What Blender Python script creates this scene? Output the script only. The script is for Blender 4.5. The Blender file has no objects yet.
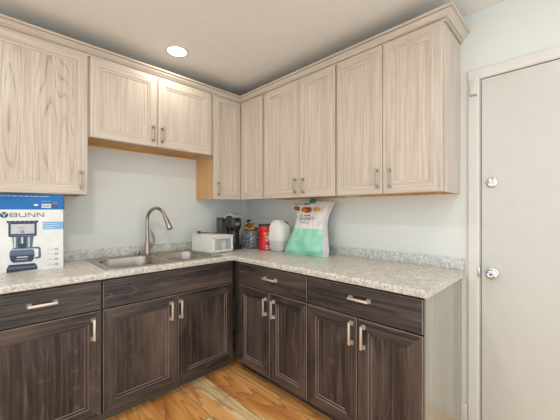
import bpy, bmesh, math, random
from mathutils import Vector, Matrix, noise
PI = math.pi
random.seed(4)
sc = bpy.context.scene
COL = sc.collection

# ------------------------------------------------------------------ camera, world, lights, exposure
cam_d = bpy.data.cameras.new('camera'); cam = bpy.data.objects.new('camera', cam_d); COL.objects.link(cam)
cam.location = (-2.05, -2.5712, 1.2716); cam.rotation_euler = (PI/2, 0, -0.7868)
cam_d.sensor_width = 36; cam_d.lens = 36*295.3/560; cam_d.shift_y = 0.68/560
cam_d.clip_start = 0.05
sc.camera = cam
w = bpy.data.worlds.new('world'); sc.world = w; w.use_nodes = True
bg = w.node_tree.nodes['Background']
bg.inputs['Color'].default_value = (0.90, 0.96, 1.0, 1); bg.inputs['Strength'].default_value = 1.55
sc.view_settings.view_transform = 'Standard'; sc.view_settings.look = 'None'
sc.view_settings.gamma = 1; sc.view_settings.use_curve_mapping = False
sc.view_settings.exposure = 0.0
LAMP_W = (2.0, 3.0, 10.0, 5.0)
LAMP_COL = (1.0, 0.95, 0.88)
LAMP_SPOTS = [(-1.05, -0.51), (-1.05, -2.6), (-2.0, -1.55), (-2.95, -2.6)]  # last two are added, unseen lamps; the third brightens the floor

# ------------------------------------------------------------------ node helpers
def s2l(c):
    return tuple(((v/255)/12.92 if v/255 <= 0.04045 else ((v/255+0.055)/1.055)**2.4) for v in c) + (1,)
class NT:
    def __init__(s, name):
        s.m = bpy.data.materials.new(name); s.m.use_nodes = True
        s.t = s.m.node_tree; s.t.nodes.clear()
        s.out = s.n('ShaderNodeOutputMaterial'); s.p = s.n('ShaderNodeBsdfPrincipled')
        s.l(s.p.outputs[0], s.out.inputs[0])
    def n(s, k, **kw):
        o = s.t.nodes.new(k)
        for a, b in kw.items(): setattr(o, a, b)
        return o
    def l(s, a, b): s.t.links.new(a, b)
    def set(s, inp, v):
        if hasattr(v, 'is_linked'): s.l(v, inp)
        else: inp.default_value = v
    def math(s, op, a, b=0.0, c=None, clamp=False):
        o = s.n('ShaderNodeMath', operation=op, use_clamp=clamp)
        s.set(o.inputs[0], a); s.set(o.inputs[1], b)
        if c is not None: s.set(o.inputs[2], c)
        return o.outputs[0]
    def coord(s, kind='Object'): return s.n('ShaderNodeTexCoord').outputs[kind]
    def xyz(s, v):
        o = s.n('ShaderNodeSeparateXYZ'); s.l(v, o.inputs[0]); return o.outputs
    def vec(s, x, y, z):
        o = s.n('ShaderNodeCombineXYZ')
        for i, q in enumerate((x, y, z)): s.set(o.inputs[i], q)
        return o.outputs[0]
    def mapping(s, v, scale=(1,1,1), loc=(0,0,0)):
        o = s.n('ShaderNodeMapping'); s.l(v, o.inputs[0])
        s.set(o.inputs[1], loc); o.inputs[3].default_value = scale; return o.outputs[0]
    def noise(s, v, scale=1, detail=2, rough=0.5, dist=0.0):
        o = s.n('ShaderNodeTexNoise'); s.l(v, o.inputs['Vector'])
        o.inputs['Scale'].default_value = scale; o.inputs['Detail'].default_value = detail
        o.inputs['Roughness'].default_value = rough; o.inputs['Distortion'].default_value = dist
        return o.outputs[0]
    def ramp(s, f, stops, interp='LINEAR'):
        o = s.n('ShaderNodeValToRGB'); s.l(f, o.inputs[0]); cr = o.color_ramp; cr.interpolation = interp
        while len(cr.elements) < len(stops): cr.elements.new(0.5)
        for e, (p, c) in zip(cr.elements, stops): e.position = p; e.color = c
        return o.outputs[0]
    def mix(s, f, a, b, mode='MIX'):
        o = s.n('ShaderNodeMix', data_type='RGBA', blend_type=mode)
        s.set(o.inputs[0], f); s.set(o.inputs[6], a); s.set(o.inputs[7], b); return o.outputs[2]
    def bump(s, h, strength=0.2, dist=0.002):
        o = s.n('ShaderNodeBump'); s.l(h, o.inputs['Height'])
        o.inputs['Strength'].default_value = strength; o.inputs['Distance'].default_value = dist
        s.l(o.outputs[0], s.p.inputs['Normal'])
    def pr(s, **kw):
        for k, v in kw.items(): s.set(s.p.inputs[k.replace('_', ' ')], v)
        return s.m

def plain(name, rgb, rough=0.5, metal=0.0, var=0.03, spec=0.5, **kw):
    t = NT(name)
    f = t.noise(t.coord(), 14, 3)
    c = s2l(rgb); d = tuple(x*(1-var*2) for x in c[:3]) + (1,); e = tuple(min(1, x*(1+var)) for x in c[:3]) + (1,)
    t.pr(Base_Color=t.ramp(f, [(0.3, d), (0.7, e)]), Roughness=rough, Metallic=metal, Specular_IOR_Level=spec, **kw)
    return t.m

def wood(name, axis, light, mid, dark, rough=0.45, ring=7.0, pore=0.5, ringmix=0.5, gs=4.5, ss=38, vein=None, patch=None, bump=0.12, spec=0.5):
    """plain-sawn oak, grain running along axis"""
    t = NT(name)
    rnd = t.n('ShaderNodeObjectInfo').outputs['Random']
    off = t.math('MULTIPLY', rnd, 37.0)
    c = t.coord()
    loc = t.vec(off, off, off)
    def sc3(a, l): return tuple(l if 'XYZ'[i] == axis else a for i in range(3))
    v = t.mapping(c, sc3(1, 1), (0, 0, 0))
    add = t.n('ShaderNodeVectorMath', operation='ADD'); t.l(v, add.inputs[0]); t.l(loc, add.inputs[1]); v = add.outputs[0]
    big = t.noise(t.mapping(v, sc3(gs, 0.5)), 1.0, 2, 0.4, 0.15)
    rings = t.math('FRACT', t.math('MULTIPLY', big, ring*2))
    rl = t.ramp(rings, [(0.0, (0,0,0,1)), (0.45, (0.0,)*3+(1,)), (0.84, (1,1,1,1)), (1.0, (0.0,0.0,0.0,1))])
    fine = t.noise(t.mapping(v, sc3(120, 2.6)), 1.0, 4, 0.7)
    streak = t.noise(t.mapping(v, sc3(ss, 1.1)), 1.0, 4, 0.65)
    fl = t.ramp(fine, [(0.42, (0,0,0,1)), (0.68, (1,1,1,1))])
    base = t.mix(t.ramp(streak, [(0.36, (0,0,0,1)), (0.62, (1,1,1,1))]), s2l(light), s2l(mid))
    k = t.math('MULTIPLY', t.math('MULTIPLY_ADD', fl, 0.9, 0.2), rl)
    k = t.math('MULTIPLY', k, ringmix)
    k = t.math('MAXIMUM', k, t.math('MULTIPLY', fl, pore))
    colr = t.mix(k, base, s2l(dark))
    if patch:
        pn = t.noise(t.mapping(v, sc3(5, 1.6)), 1.0, 3, 0.55)
        colr = t.mix(t.ramp(pn, [(0.45, (0,0,0,1)), (0.75, (0.75,)*3+(1,))]), colr, s2l(patch))
    if vein:
        vr = t.ramp(rings, [(0.0, (0,0,0,1)), (0.10, (1,1,1,1)), (0.22, (0,0,0,1))])
        colr = t.mix(t.math('MULTIPLY', t.math('MULTIPLY', vr, t.ramp(streak, [(0.4, (1,1,1,1)), (0.62, (0.05,)*3+(1,))])), 0.26), colr, s2l(vein))
    t.bump(k, bump, 0.0015)
    t.pr(Base_Color=colr, Roughness=rough, Specular_IOR_Level=spec)
    return t.m

M = {}
UP = dict(light=(218,206,191), mid=(203,190,174), dark=(134,116,100), rough=0.42, ring=14.0, ringmix=0.42, pore=0.40, gs=5.0, ss=60)
for a in 'XYZ': M['up'+a] = wood('whitewashed_oak_'+a, a, **UP)
M['upS'] = wood('whitewashed_oak_cathedral', 'Z', **dict(UP, ringmix=0.9, ring=13.0, gs=4.2))
DK = dict(light=(84,74,70), mid=(48,42,42), dark=(12,10,12), rough=0.34, ring=14.0, ringmix=0.9, pore=0.95, patch=(112,95,84), gs=4.5, ss=75, vein=(140,124,112))
for a in 'XYZ': M['dk'+a] = wood('dark_stained_oak_'+a, a, **DK)
M['natZ'] = wood('natural_maple_upright', 'Z', (226,182,128), (212,164,108), (186,136,84), rough=0.4, ringmix=0.3, pore=0.15)
M['natX'] = wood('natural_maple_flat', 'X', (226,182,112), (206,158,92), (160,106,52), rough=0.5, ringmix=0.3, pore=0.2, patch=(170,112,52))
M['greyZ'] = wood('grey_veneer', 'Z', (172,168,154), (160,155,141), (132,126,112), rough=0.17, ringmix=0.35, pore=0.25, bump=0.03)
M['dkedge'] = plain('pale_edge', (138,126,117), 0.35, 0, 0.15)  # paler colour for the bevelled edges of the dark doors
M['toe'] = wood('toe_board', 'X', (112,100,84), (92,82,70), (60,52,46), rough=0.5)
M['black'] = plain('matte_black', (22,21,21), 0.6)
M['nickel'] = plain('brushed_nickel', (176,166,154), 0.28, 1.0, 0.02)
M['pull'] = plain('satin_nickel_pull', (232,222,208), 0.42, 0.7, 0.02)
M['steel'] = plain('stainless_steel', (176,167,155), 0.27, 1.0, 0.03)
M['chrome'] = plain('polished_chrome', (222,222,222), 0.12, 1.0, 0.01)
M['trim'] = plain('white_gloss_trim', (224,222,214), 0.35, 0, 0.01)
M['slab'] = plain('white_door_paint', (210,209,201), 0.3, 0, 0.01)
M['ceil'] = plain('ceiling_paint', (236,235,229), 0.8, 0, 0.01)

def wallmat():
    t = NT('pale_wall_paint')
    c = t.coord()
    f = t.noise(c, 1.5, 2); b = t.noise(c, 160, 2)
    t.bump(b, 0.06, 0.001)
    t.pr(Base_Color=t.ramp(f, [(0.3, s2l((227,230,225))), (0.7, s2l((230,233,228)))]), Roughness=0.6)
    return t.m
M['wall'] = wallmat()

def floormat():
    t = NT('hickory_planks')
    X, Y, Z = t.xyz(t.coord())
    W, L = 0.205, 1.25
    u = t.math('DIVIDE', t.math('ADD', X, 0.035), W)
    iu = t.math('FLOOR', u); fu = t.math('FRACT', u)
    wn = t.n('ShaderNodeTexWhiteNoise', noise_dimensions='1D'); t.l(iu, wn.inputs['W'])
    v = t.math('ADD', t.math('DIVIDE', Y, L), t.math('MULTIPLY', wn.outputs[0], 7.3))
    iv = t.math('FLOOR', v); fv = t.math('FRACT', v)
    w2 = t.n('ShaderNodeTexWhiteNoise', noise_dimensions='2D'); t.l(t.vec(iu, iv, 0.0), w2.inputs['Vector'])
    r = w2.outputs[0]; rr = t.math('MULTIPLY', r, 23.0)
    gv = t.vec(t.math('ADD', X, rr), t.math('ADD', Y, rr), rr)
    big = t.noise(t.mapping(gv, (6.5, 1.0, 1)), 1.0, 2, 0.4, 0.3)
    rings = t.math('FRACT', t.math('MULTIPLY', big, 11.0))
    rl = t.ramp(rings, [(0, (0,0,0,1)), (0.7, (0.5,)*3+(1,)), (0.92, (1,1,1,1)), (1, (0,0,0,1))])
    heart = t.noise(t.mapping(gv, (7, 0.8, 1)), 1.0, 3, 0.5, 0.3)
    fine = t.noise(t.mapping(gv, (130, 5, 1)), 1.0, 3, 0.6)
    knot = t.noise(t.mapping(gv, (9, 4, 1)), 1.0, 2, 0.5, 0.4)
    tone = t.math('ADD', t.math('MULTIPLY', heart, 1.7), t.math('MULTIPLY_ADD', r, 0.45, -0.66))
    c = t.ramp(tone, [(0.12, s2l((255,226,170))), (0.36, s2l((253,200,130))), (0.56, s2l((246,172,94))), (0.8, s2l((206,136,78)))])
    c = t.mix(t.math('MULTIPLY', rl, 0.55), c, s2l((132,74,38)))
    c = t.mix(t.math('MULTIPLY', t.ramp(fine, [(0.45,(0,0,0,1)),(0.7,(1,1,1,1))]), 0.3), c, s2l((150,88,46)))
    c = t.mix(t.ramp(knot, [(0.70,(0,0,0,1)),(0.78,(0.8,)*3+(1,))]), c, s2l((92,48,26)))
    eu = t.math('MINIMUM', fu, t.math('SUBTRACT', 1.0, fu)); ev = t.math('MINIMUM', fv, t.math('SUBTRACT', 1.0, fv))
    gap = t.math('MAXIMUM', t.math('LESS_THAN', eu, 0.012), t.math('LESS_THAN', ev, 0.0022))
    c = t.mix(t.math('MULTIPLY', gap, 0.6), c, s2l((110,62,34)))
    t.pr(Base_Color=c, Roughness=0.28)
    return t.m
M['floor'] = floormat()

def granite(name, base, blot, dark, white):
    t = NT(name)
    c = t.coord()
    a = t.noise(t.mapping(c, (1, 1.6, 1)), 38, 5, 0.7, 0.5)
    b = t.noise(t.mapping(c, (1, 1.5, 1)), 70, 5, 0.75, 0.5)
    d = t.noise(c, 210, 3, 0.7)
    e = t.noise(t.mapping(c, (1, 2.2, 1)), 6, 4, 0.65, 0.6)
    k = t.ramp(a, [(0.36, s2l(white)), (0.48, s2l(base)), (0.66, s2l(blot))])
    k = t.mix(t.ramp(e, [(0.45,(0,0,0,1)),(0.72,(0.5,)*3+(1,))]), k, s2l(blot))
    k = t.mix(t.ramp(b, [(0.53,(0,0,0,1)),(0.66,(0.85,)*3+(1,))]), k, s2l(dark))
    k = t.mix(t.ramp(d, [(0.54,(0,0,0,1)),(0.68,(0.7,)*3+(1,))]), k, s2l(white))
    t.pr(Base_Color=k, Roughness=0.3)
    return t.m
M['top'] = granite('granite_laminate', (211,206,195), (176,168,157), (114,110,106), (236,233,225))

def glassy(name, rgb, rough, trans, ior=1.45, alpha=1.0):
    t = NT(name)
    t.pr(Base_Color=s2l(rgb), Roughness=rough, Transmission_Weight=trans, IOR=ior, Alpha=alpha)
    return t.m

# ------------------------------------------------------------------ geometry helpers
class MB:
    """collects shapes in room coordinates and links them as one mesh object"""
    def __init__(s): s.v = []; s.f = []; s.m = []; s.mats = []
    def mi(s, mat):
        if mat not in s.mats: s.mats.append(mat)
        return s.mats.index(mat)
    def add(s, verts, faces, mat):
        o = len(s.v); k = s.mi(mat)
        s.v += [tuple(p) for p in verts]
        for f in faces: s.f.append([i+o for i in f]); s.m.append(k)
        return s
    def bm(s, b, mat, mtx=None):
        b.verts.ensure_lookup_table(); b.verts.index_update()
        s.add([(mtx @ v.co if mtx else v.co.copy()) for v in b.verts], [[v.index for v in f.verts] for f in b.faces], mat)
        b.free(); return s
    def box(s, a, b, mat, bev=0.0, seg=2, mtx=None):
        q = bmesh.new(); bmesh.ops.create_cube(q, size=1)
        for v in q.verts:
            v.co = Vector([(a[i]+b[i])/2 + v.co[i]*(abs(b[i]-a[i])) for i in range(3)])
        if bev: bmesh.ops.bevel(q, geom=q.edges[:], offset=bev, segments=seg, affect='EDGES', profile=0.5)
        return s.bm(q, mat, mtx)
    def obox(s, O, U, V, N, a, b, mat, bev=0.0, seg=2):
        """box from a to b in the frame O,U,V,N"""
        m = Matrix((U, V, N)).transposed().to_4x4(); m.translation = Vector(O)
        if m.determinant() < 0:
            q = MB(); q.box(a, b, mat, bev, seg)
            return s.add([m @ Vector(p) for p in q.v], [f[::-1] for f in q.f], mat)
        return s.box(a, b, mat, bev, seg, m)
    def tube(s, pts, rad, mat, n=12, cap=True):
        pts = [Vector(p) for p in pts]; rad = rad if hasattr(rad, '__len__') else [rad]*len(pts)
        T = [(pts[min(i+1, len(pts)-1)] - pts[max(i-1, 0)]).normalized() for i in range(len(pts))]
        up = Vector((0,0,1)) if abs(T[0].z) < 0.9 else Vector((1,0,0))
        a = T[0].cross(up).normalized(); vs = []
        for i, p in enumerate(pts):
            if i:
                a = (a - T[i]*a.dot(T[i])).normalized()
            b = T[i].cross(a)
            for k in range(n):
                g = 2*PI*k/n; vs.append(p + (a*math.cos(g) + b*math.sin(g))*rad[i])
        fs = [[i*n+k, i*n+(k+1)%n, (i+1)*n+(k+1)%n, (i+1)*n+k] for i in range(len(pts)-1) for k in range(n)]
        if cap: fs += [list(range(n))[::-1], [(len(pts)-1)*n+k for k in range(n)]]
        return s.add(vs, fs, mat)
    def lathe(s, prof, center, mat, axis=(0,0,1), n=32, cap=True):
        ax = Vector(axis).normalized(); t = Vector((1,0,0)) if abs(ax.x) < 0.9 else Vector((0,1,0))
        a = ax.cross(t).normalized(); b = ax.cross(a); c = Vector(center); vs = []
        for r, h in prof:
            for k in range(n):
                g = 2*PI*k/n; vs.append(c + ax*h + (a*math.cos(g)+b*math.sin(g))*r)
        fs = [[i*n+k, i*n+(k+1)%n, (i+1)*n+(k+1)%n, (i+1)*n+k] for i in range(len(prof)-1) for k in range(n)]
        if cap: fs += [list(range(n))[::-1], [(len(prof)-1)*n+k for k in range(n)]]
        return s.add(vs, fs, mat)
    def loft(s, loops, mat, cap0=True, cap1=True):
        n = len(loops[0]); vs = [p for l in loops for p in l]
        fs = [[i*n+k, i*n+(k+1)%n, (i+1)*n+(k+1)%n, (i+1)*n+k] for i in range(len(loops)-1) for k in range(n)]
        if cap0: fs.append(list(range(n))[::-1])
        if cap1: fs.append([(len(loops)-1)*n+k for k in range(n)])
        return s.add(vs, fs, mat)
    def poly(s, pts, mat): return s.add(pts, [list(range(len(pts)))], mat)
    def text(s, body, O, U, V, size, mat, sx=1.0, extrude=0.0, align='LEFT', warp=None):
        cu = bpy.data.curves.new('lettering', 'FONT'); cu.body = body; cu.size = size; cu.align_x = align; cu.resolution_u = 3
        ob = bpy.data.objects.new('lettering', cu); me = bpy.data.meshes.new_from_object(ob)
        O, U, V = Vector(O), Vector(U), Vector(V)
        vs = [O + U*(v.co.x*sx) + V*v.co.y for v in me.vertices]
        if warp: vs = [warp(p) for p in vs]
        s.add(vs, [list(p.vertices) for p in me.polygons], mat)
        bpy.data.objects.remove(ob); bpy.data.curves.remove(cu); bpy.data.meshes.remove(me)
        return s
    def build(s, name, parent=None, origin=None, smooth=True, fix=True):
        me = bpy.data.meshes.new(name)
        P = Vector(origin) if origin is not None else Vector((0,0,0))
        if parent is not None:
            P = WORLD[parent.name].copy()
        me.from_pydata([Vector(p)-P for p in s.v], [], s.f)
        for m in s.mats: me.materials.append(m)
        me.polygons.foreach_set('material_index', s.m)
        if fix:
            b = bmesh.new(); b.from_mesh(me); bmesh.ops.remove_doubles(b, verts=b.verts[:], dist=1e-5)
            bmesh.ops.recalc_face_normals(b, faces=b.faces[:]); b.to_mesh(me); b.free()
        if smooth:
            me.shade_smooth(); me.set_sharp_from_angle(angle=math.radians(35))
        o = bpy.data.objects.new(name, me); COL.objects.link(o)
        if parent is not None: o.parent = parent
        else: o.location = P
        WORLD[o.name] = P
        return o
WORLD = {}
def tag(o, label, cat, group=None):
    o['label'] = label; o['category'] = cat
    if group: o['group'] = group
    return o
def thing(name, loc, label, cat, group=None):
    o = bpy.data.objects.new(name, None); COL.objects.link(o); o.location = loc; o.empty_display_size = 0.05
    WORLD[o.name] = Vector(loc)
    return tag(o, label, cat, group)
def struct(o): o['kind'] = 'structure'; return o
def rrect(x0, x1, y0, y1, r, z, n=8):
    pts = []
    for cx, cy, a0 in ((x1-r, y1-r, 0), (x0+r, y1-r, PI/2), (x0+r, y0+r, PI), (x1-r, y0+r, 1.5*PI)):
        for k in range(n+1):
            a = a0 + PI/2*k/n; pts.append(Vector((cx+r*math.cos(a), cy+r*math.sin(a), z)))
    return pts

# frames of the two runs: U along the wall as seen (to the viewer's right), N out into the room
ZV = Vector((0,0,1))
UA, NA = Vector((1,0,0)), Vector((0,-1,0))
UB, NB = Vector((0,-1,0)), Vector((-1,0,0))

# ------------------------------------------------------------------ room shell
m = MB(); m.box((-4.2,-3.3,-0.05), (0.15,0.15,0), M['floor']); struct(m.build('floor'))
m = MB(); m.box((-4.2,-3.3,2.44), (0.15,0.15,2.5), M['ceil']); struct(m.build('ceiling'))
m = MB(); m.box((-4.2,0,0), (0.12,0.12,2.44), M['wall']); struct(m.build('wall_back'))
DY0, DY1, DZ = -2.178, -3.085, 2.046
m = MB()
m.box((0,DY0+0.0,0), (0.12,0,2.44), M['wall']); m.box((0,DY1,DZ), (0.12,DY0,2.44), M['wall']); m.box((0,-3.3,0), (0.12,DY1,2.44), M['wall'])
struct(m.build('wall_right', fix=False))
# door casing with a moulded face
m = MB()
def casing_run(a, b, ua, ub):
    pass
prof = [(0.0,0.0),(0.0,0.012),(0.006,0.016),(0.040,0.013),(0.052,0.011),(0.057,0.007),(0.058,0.0)]   # across width from outside, thickness
def casing_loop(o):
    return [Vector((0, DY0+0.058-o, 0)), Vector((0, DY0+0.058-o, DZ+0.056-o)), Vector((0, DY1-0.058+o, DZ+0.056-o)), Vector((0, DY1-0.058+o, 0))]
for (o0, t0), (o1, t1) in zip(prof[:-1], prof[1:]):
    A = [p+Vector((-t0,0,0)) for p in casing_loop(o0)]; B = [p+Vector((-t1,0,0)) for p in casing_loop(o1)]
    m.add(A+B, [[i, i+1, i+5, i+4] for i in range(3)], M['trim'])
struct(m.build('trim_1'))
# jamb lining
m = MB()
m.box((-0.004,DY0-0.001,0), (0.12,DY0-0.0045,DZ), M['trim']); m.box((-0.004,DY1+0.001,0), (0.12,DY1+0.0045,DZ), M['trim'])
m.box((-0.004,DY1,DZ-0.0045), (0.12,DY0,DZ-0.001), M['trim'])
M['gapwood'] = plain('bare_wood_edge', (120,84,58), 0.7, 0, 0.15)
m.box((0.010,DY1+0.005,0), (0.1,DY0-0.005,DZ-0.005), M['gapwood'])
struct(m.build('trim_2'))
m = MB()
m.box((-0.002,DY1+0.010,0.008), (0.009,DY0-0.0095,DZ-0.010), M['slab'], 0.0015, 1)
door = struct(m.build('door_1', origin=(0, DY0-0.45, 0)))
def rosette_knob(mb, y, z):
    mb.lathe([(0.0,0),(0.033,0),(0.033,0.003),(0.029,0.009),(0.016,0.012),(0.012,0.022),(0.013,0.028),(0.024,0.036),(0.0285,0.046),(0.0275,0.056),(0.021,0.062),(0.017,0.0635),(0.014,0.061),(0.0,0.061)], (-0.001, y, z), M['chrome'], (-1,0,0), 36, False)
m = MB(); rosette_knob(m, -2.242, 0.916); kn = m.build('door_knob', door); kn['label'] = 'round chrome door knob'
m = MB(); m.box((-0.066,-2.249,0.9145), (-0.0605,-2.235,0.9175), M['black']); m.lathe([(0,0.061),(0.009,0.061),(0.009,0.0635),(0,0.0635)], (-0.001,-2.242,0.916), M['nickel'], (-1,0,0), 20, False)
m.build('keyhole', kn)
m = MB(); m.lathe([(0,0),(0.031,0),(0.031,0.004),(0.027,0.012),(0.020,0.015),(0,0.015)], (-0.001,-2.238,1.432), M['chrome'], (-1,0,0), 36, False)
db = m.build('deadbolt', door); db['label'] = 'round chrome deadbolt with a flat thumb turn'
m = MB(); m.box((-0.026,-2.256,1.4265), (-0.015,-2.222,1.4375), M['chrome'], 0.003); m.build('thumb_turn', db)
m = MB(); m.box((-0.0165,-2.182,0.885), (-0.001,-2.171,0.945), M['chrome'], 0.002); m.build('strike_plate', bpy.data.objects['trim_1'])
m = MB(); m.box((-0.014,-2.118,0), (0,-2.08,0.115), M['trim'], 0.003)
m.box((-0.014,-3.3,0), (0,DY1-0.06,0.115), M['trim'], 0.003); struct(m.build('baseboard_right'))
m = MB(); m.box((-4.2,-0.014,0), (-2.2,0,0.115), M['trim'], 0.003); struct(m.build('baseboard_back'))
# contact sensor on the casing
ds = thing('door_sensor', (-0.014,-2.150,2.0), 'small white contact sensor on the upper corner of the door casing', 'sensor')
m = MB(); m.box((-0.030,-2.166,1.952), (-0.0125,-2.134,2.036), M['trim'], 0.003); m.build('housing', ds)
m = MB(); m.box((-0.026,-2.166,1.946), (-0.0125,-2.134,1.9525), plain('grey_plastic', (170,165,156), 0.5)); m.build('end_cap', ds)

# ------------------------------------------------------------------ recessed lights
M['lens'] = NT('lit_lens').m
t_ = M['lens'].node_tree.nodes
pb = [n for n in t_ if n.type == 'BSDF_PRINCIPLED'][0]
pb.inputs['Emission Color'].default_value = (1, 0.95, 0.86, 1); pb.inputs['Emission Strength'].default_value = 9.0
def downlight(i, x, y, label):
    r = thing('recessed_light', (x, y, 2.44), label, 'ceiling light', 'round recessed ceiling lights')
    q = MB(); q.lathe([(0.066,-0.001),(0.066,-0.0045),(0.074,-0.006),(0.086,-0.004),(0.089,-0.0005)], (x,y,2.44), M['trim'], n=48, cap=False); q.build('trim_ring', r)
    q = MB(); q.lathe([(0.0665,-0.0035),(0.05,-0.0042),(0.001,-0.0045)], (x,y,2.44), M['lens'], n=48, cap=False); q.build('lens', r)
    ld = bpy.data.lights.new('lamp_light', 'AREA'); ld.shape = 'DISK'; ld.size = 0.13; ld.energy = LAMP_W[i]; ld.color = LAMP_COL
    lo = bpy.data.objects.new('lamp_light', ld); COL.objects.link(lo); lo.parent = r; lo.location = (0,0,-0.008)
for i, (x, y) in enumerate(LAMP_SPOTS):
    downlight(i, x, y, ['lit round recessed ceiling light above the sink cabinets', 'lit round recessed ceiling light between sink run and door',
        'added round recessed ceiling light brightening the middle of the floor', 'added unseen round recessed ceiling light behind the viewer'][i])

# ------------------------------------------------------------------ cabinet pieces
def panel_door(mb, O, U, N, wd, ht, T, fw, V, H, P, ring=True):
    """frame and panel door; O is the lower corner on the back plane"""
    O = Vector(O)
    def pt(u, v, n): return O + U*u + ZV*v + N*n
    def quad(a, b, c, d, mat): mb.add([a, b, c, d], [[0,1,2,3]], mat)
    e = 0.0025
    # outer shell: sides and small bevel
    outer = [(0,0),(wd,0),(wd,ht),(0,ht)]; ins = [(e,e),(wd-e,e),(wd-e,ht-e),(e,ht-e)]
    mats = [H, V, H, V]
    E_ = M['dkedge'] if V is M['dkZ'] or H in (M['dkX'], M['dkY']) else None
    for i in range(4):
        j = (i+1) % 4
        quad(pt(*outer[i],0), pt(*outer[j],0), pt(*outer[j],T-e), pt(*outer[i],T-e), mats[i])
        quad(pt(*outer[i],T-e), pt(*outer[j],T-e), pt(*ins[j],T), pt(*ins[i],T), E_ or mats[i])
    quad(pt(0,0,0), pt(0,ht,0), pt(wd,ht,0), pt(wd,0,0), V)
    if not ring:
        quad(*[pt(*p, T) for p in ins], P); return
    # stiles full height, rails between
    quad(pt(e,e,T), pt(fw,fw,T), pt(fw,ht-fw,T), pt(e,ht-e,T), V)
    quad(pt(wd-e,e,T), pt(wd-e,ht-e,T), pt(wd-fw,ht-fw,T), pt(wd-fw,fw,T), V)
    quad(pt(e,e,T), pt(wd-e,e,T), pt(wd-fw,fw,T), pt(fw,fw,T), H)
    quad(pt(e,ht-e,T), pt(fw,ht-fw,T), pt(wd-fw,ht-fw,T), pt(wd-e,ht-e,T), H)
    steps = [(0,0),(0.0022,0.0042),(0.015,0.0052),(0.0172,0.0100)]
    for si, ((o0,d0),(o1,d1)) in enumerate(zip(steps[:-1], steps[1:])):
        a = fw+o0; b = fw+o1
        A = [(a,a),(wd-a,a),(wd-a,ht-a),(a,ht-a)]; B = [(b,b),(wd-b,b),(wd-b,ht-b),(b,ht-b)]
        for i in range(4):
            j = (i+1) % 4
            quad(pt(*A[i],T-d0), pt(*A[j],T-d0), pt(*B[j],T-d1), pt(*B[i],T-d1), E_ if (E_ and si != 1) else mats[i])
    b = fw+0.0172
    quad(*[pt(*p, T-0.0100) for p in [(b,b),(wd-b,b),(wd-b,ht-b),(b,ht-b)]], P)

def pull_square(mb, c, D, N, L=0.105):
    """satin bar pull with square flared feet"""
    c = Vector(c); X = D.cross(N)
    for sgn in (-1, 1):
        o = c + D*(sgn*L/2)
        sec = [(0.0115,0.0),(0.0115,0.003),(0.0075,0.009),(0.0065,0.026)]
        loops = [[o + D*(a*h) + X*(b*h) + N*n for a, b in ((-1,-1),(1,-1),(1,1),(-1,1))] for h, n in sec]
        mb.loft(loops, M['pull'])
    mb.obox(c, D, X, N, (-L/2-0.008,-0.0065,0.021), (L/2+0.008,0.0065,0.031), M['pull'], 0.0022)
def pull_arch(mb, c, D, N, L=0.098):
    """slim bow pull on two round studs"""
    c = Vector(c)
    for sgn in (-1, 1):
        mb.lathe([(0,0),(0.010,0),(0.010,0.003),(0.0065,0.006),(0.006,0.015),(0.0090,0.018),(0.0098,0.023),(0.007,0.028),(0,0.029)], c + D*(sgn*L/2), M['nickel'], N, 16, False)
    pts = [c + D*(L/2*math.cos(a)*1.0) + N*(0.020+0.012*math.sin(a)) for a in [PI*k/14 for k in range(15)]]
    mb.tube(pts, 0.0044, M['nickel'], 10)

def add_door(cab, O, U, N, wd, ht, T, fw, key, pull=None, name='door', style='arch', ring=True, grain='Z', pull_dir=None):
    H = M[key+('X' if abs(U.x) > 0.5 else 'Y')]; V = M[key+'Z']; P = M[key+grain]
    if not ring: H = V = P
    q = MB(); panel_door(q, O, U, N, wd, ht, T, fw, V, H, P, ring); d = q.build(name, cab)
    if pull is not None:
        c = Vector(O) + U*pull[0] + ZV*pull[1] + N*T
        q = MB(); (pull_arch if style == 'arch' else pull_square)(q, c, pull_dir or ZV, N); q.build('handle', d)
    return d

# ------------------------------------------------------------------ wall cabinets
UZ0, UZ1, DT = 1.375, 2.300, 0.020
FD = 0.305
def upper_body(cab, O, U, N, wd, z0, z1, key='up'):
    """carcass with recessed bottom, O on the wall at z=0"""
    H = M[key+('X' if abs(U.x) > 0.5 else 'Y')]
    q = MB()
    q.obox(O, U, ZV, N, (0,z0,0.001), (0.016,z1,FD-0.018), M['upZ'], 0.0005, 1)
    q.obox(O, U, ZV, N, (wd-0.016,z0,0.001), (wd,z1,FD-0.018), M['upZ'], 0.0005, 1)
    q.obox(O, U, ZV, N, (0.016,z1-0.016,0.001), (wd-0.016,z1,FD-0.018), H)
    q.obox(O, U, ZV, N, (0.016,z0+0.014,0.001), (wd-0.016,z1-0.017,0.008), M['natX'])
    q.build('carcass', cab)
    q = MB()
    q.obox(O, U, ZV, N, (0.016,z0+0.014,0.008), (wd-0.016,z0+0.026,FD-0.018), M['natX'])
    q.obox(O, U, ZV, N, (0.016,z0,0.001), (wd-0.016,z0+0.014,0.02), M['natX'])
    b = q.build('bottom_panel', cab); b['label'] = 'unpainted honey wood underside'
    q = MB()
    for a, b2 in ((0, 0.036), (wd-0.036, wd)): q.obox(O, U, ZV, N, (a,z0+0.002,FD-0.018), (b2,z1,FD), M['upZ'], 0.0005, 1)
    q.obox(O, U, ZV, N, (0.036,z1-0.036,FD-0.018), (wd-0.036,z1,FD), H); q.obox(O, U, ZV, N, (0.036,z0+0.002,FD-0.018), (wd-0.036,z0+0.034,FD), H)
    q.obox(O, U, ZV, N, (wd/2-0.02,z0+0.03,FD-0.018), (wd/2+0.02,z1-0.03,FD), M['upZ'])
    q.build('face_frame', cab)
FW = 0.057
DTOP = 2.290
GU = 'whitewashed oak wall cabinets'
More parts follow.
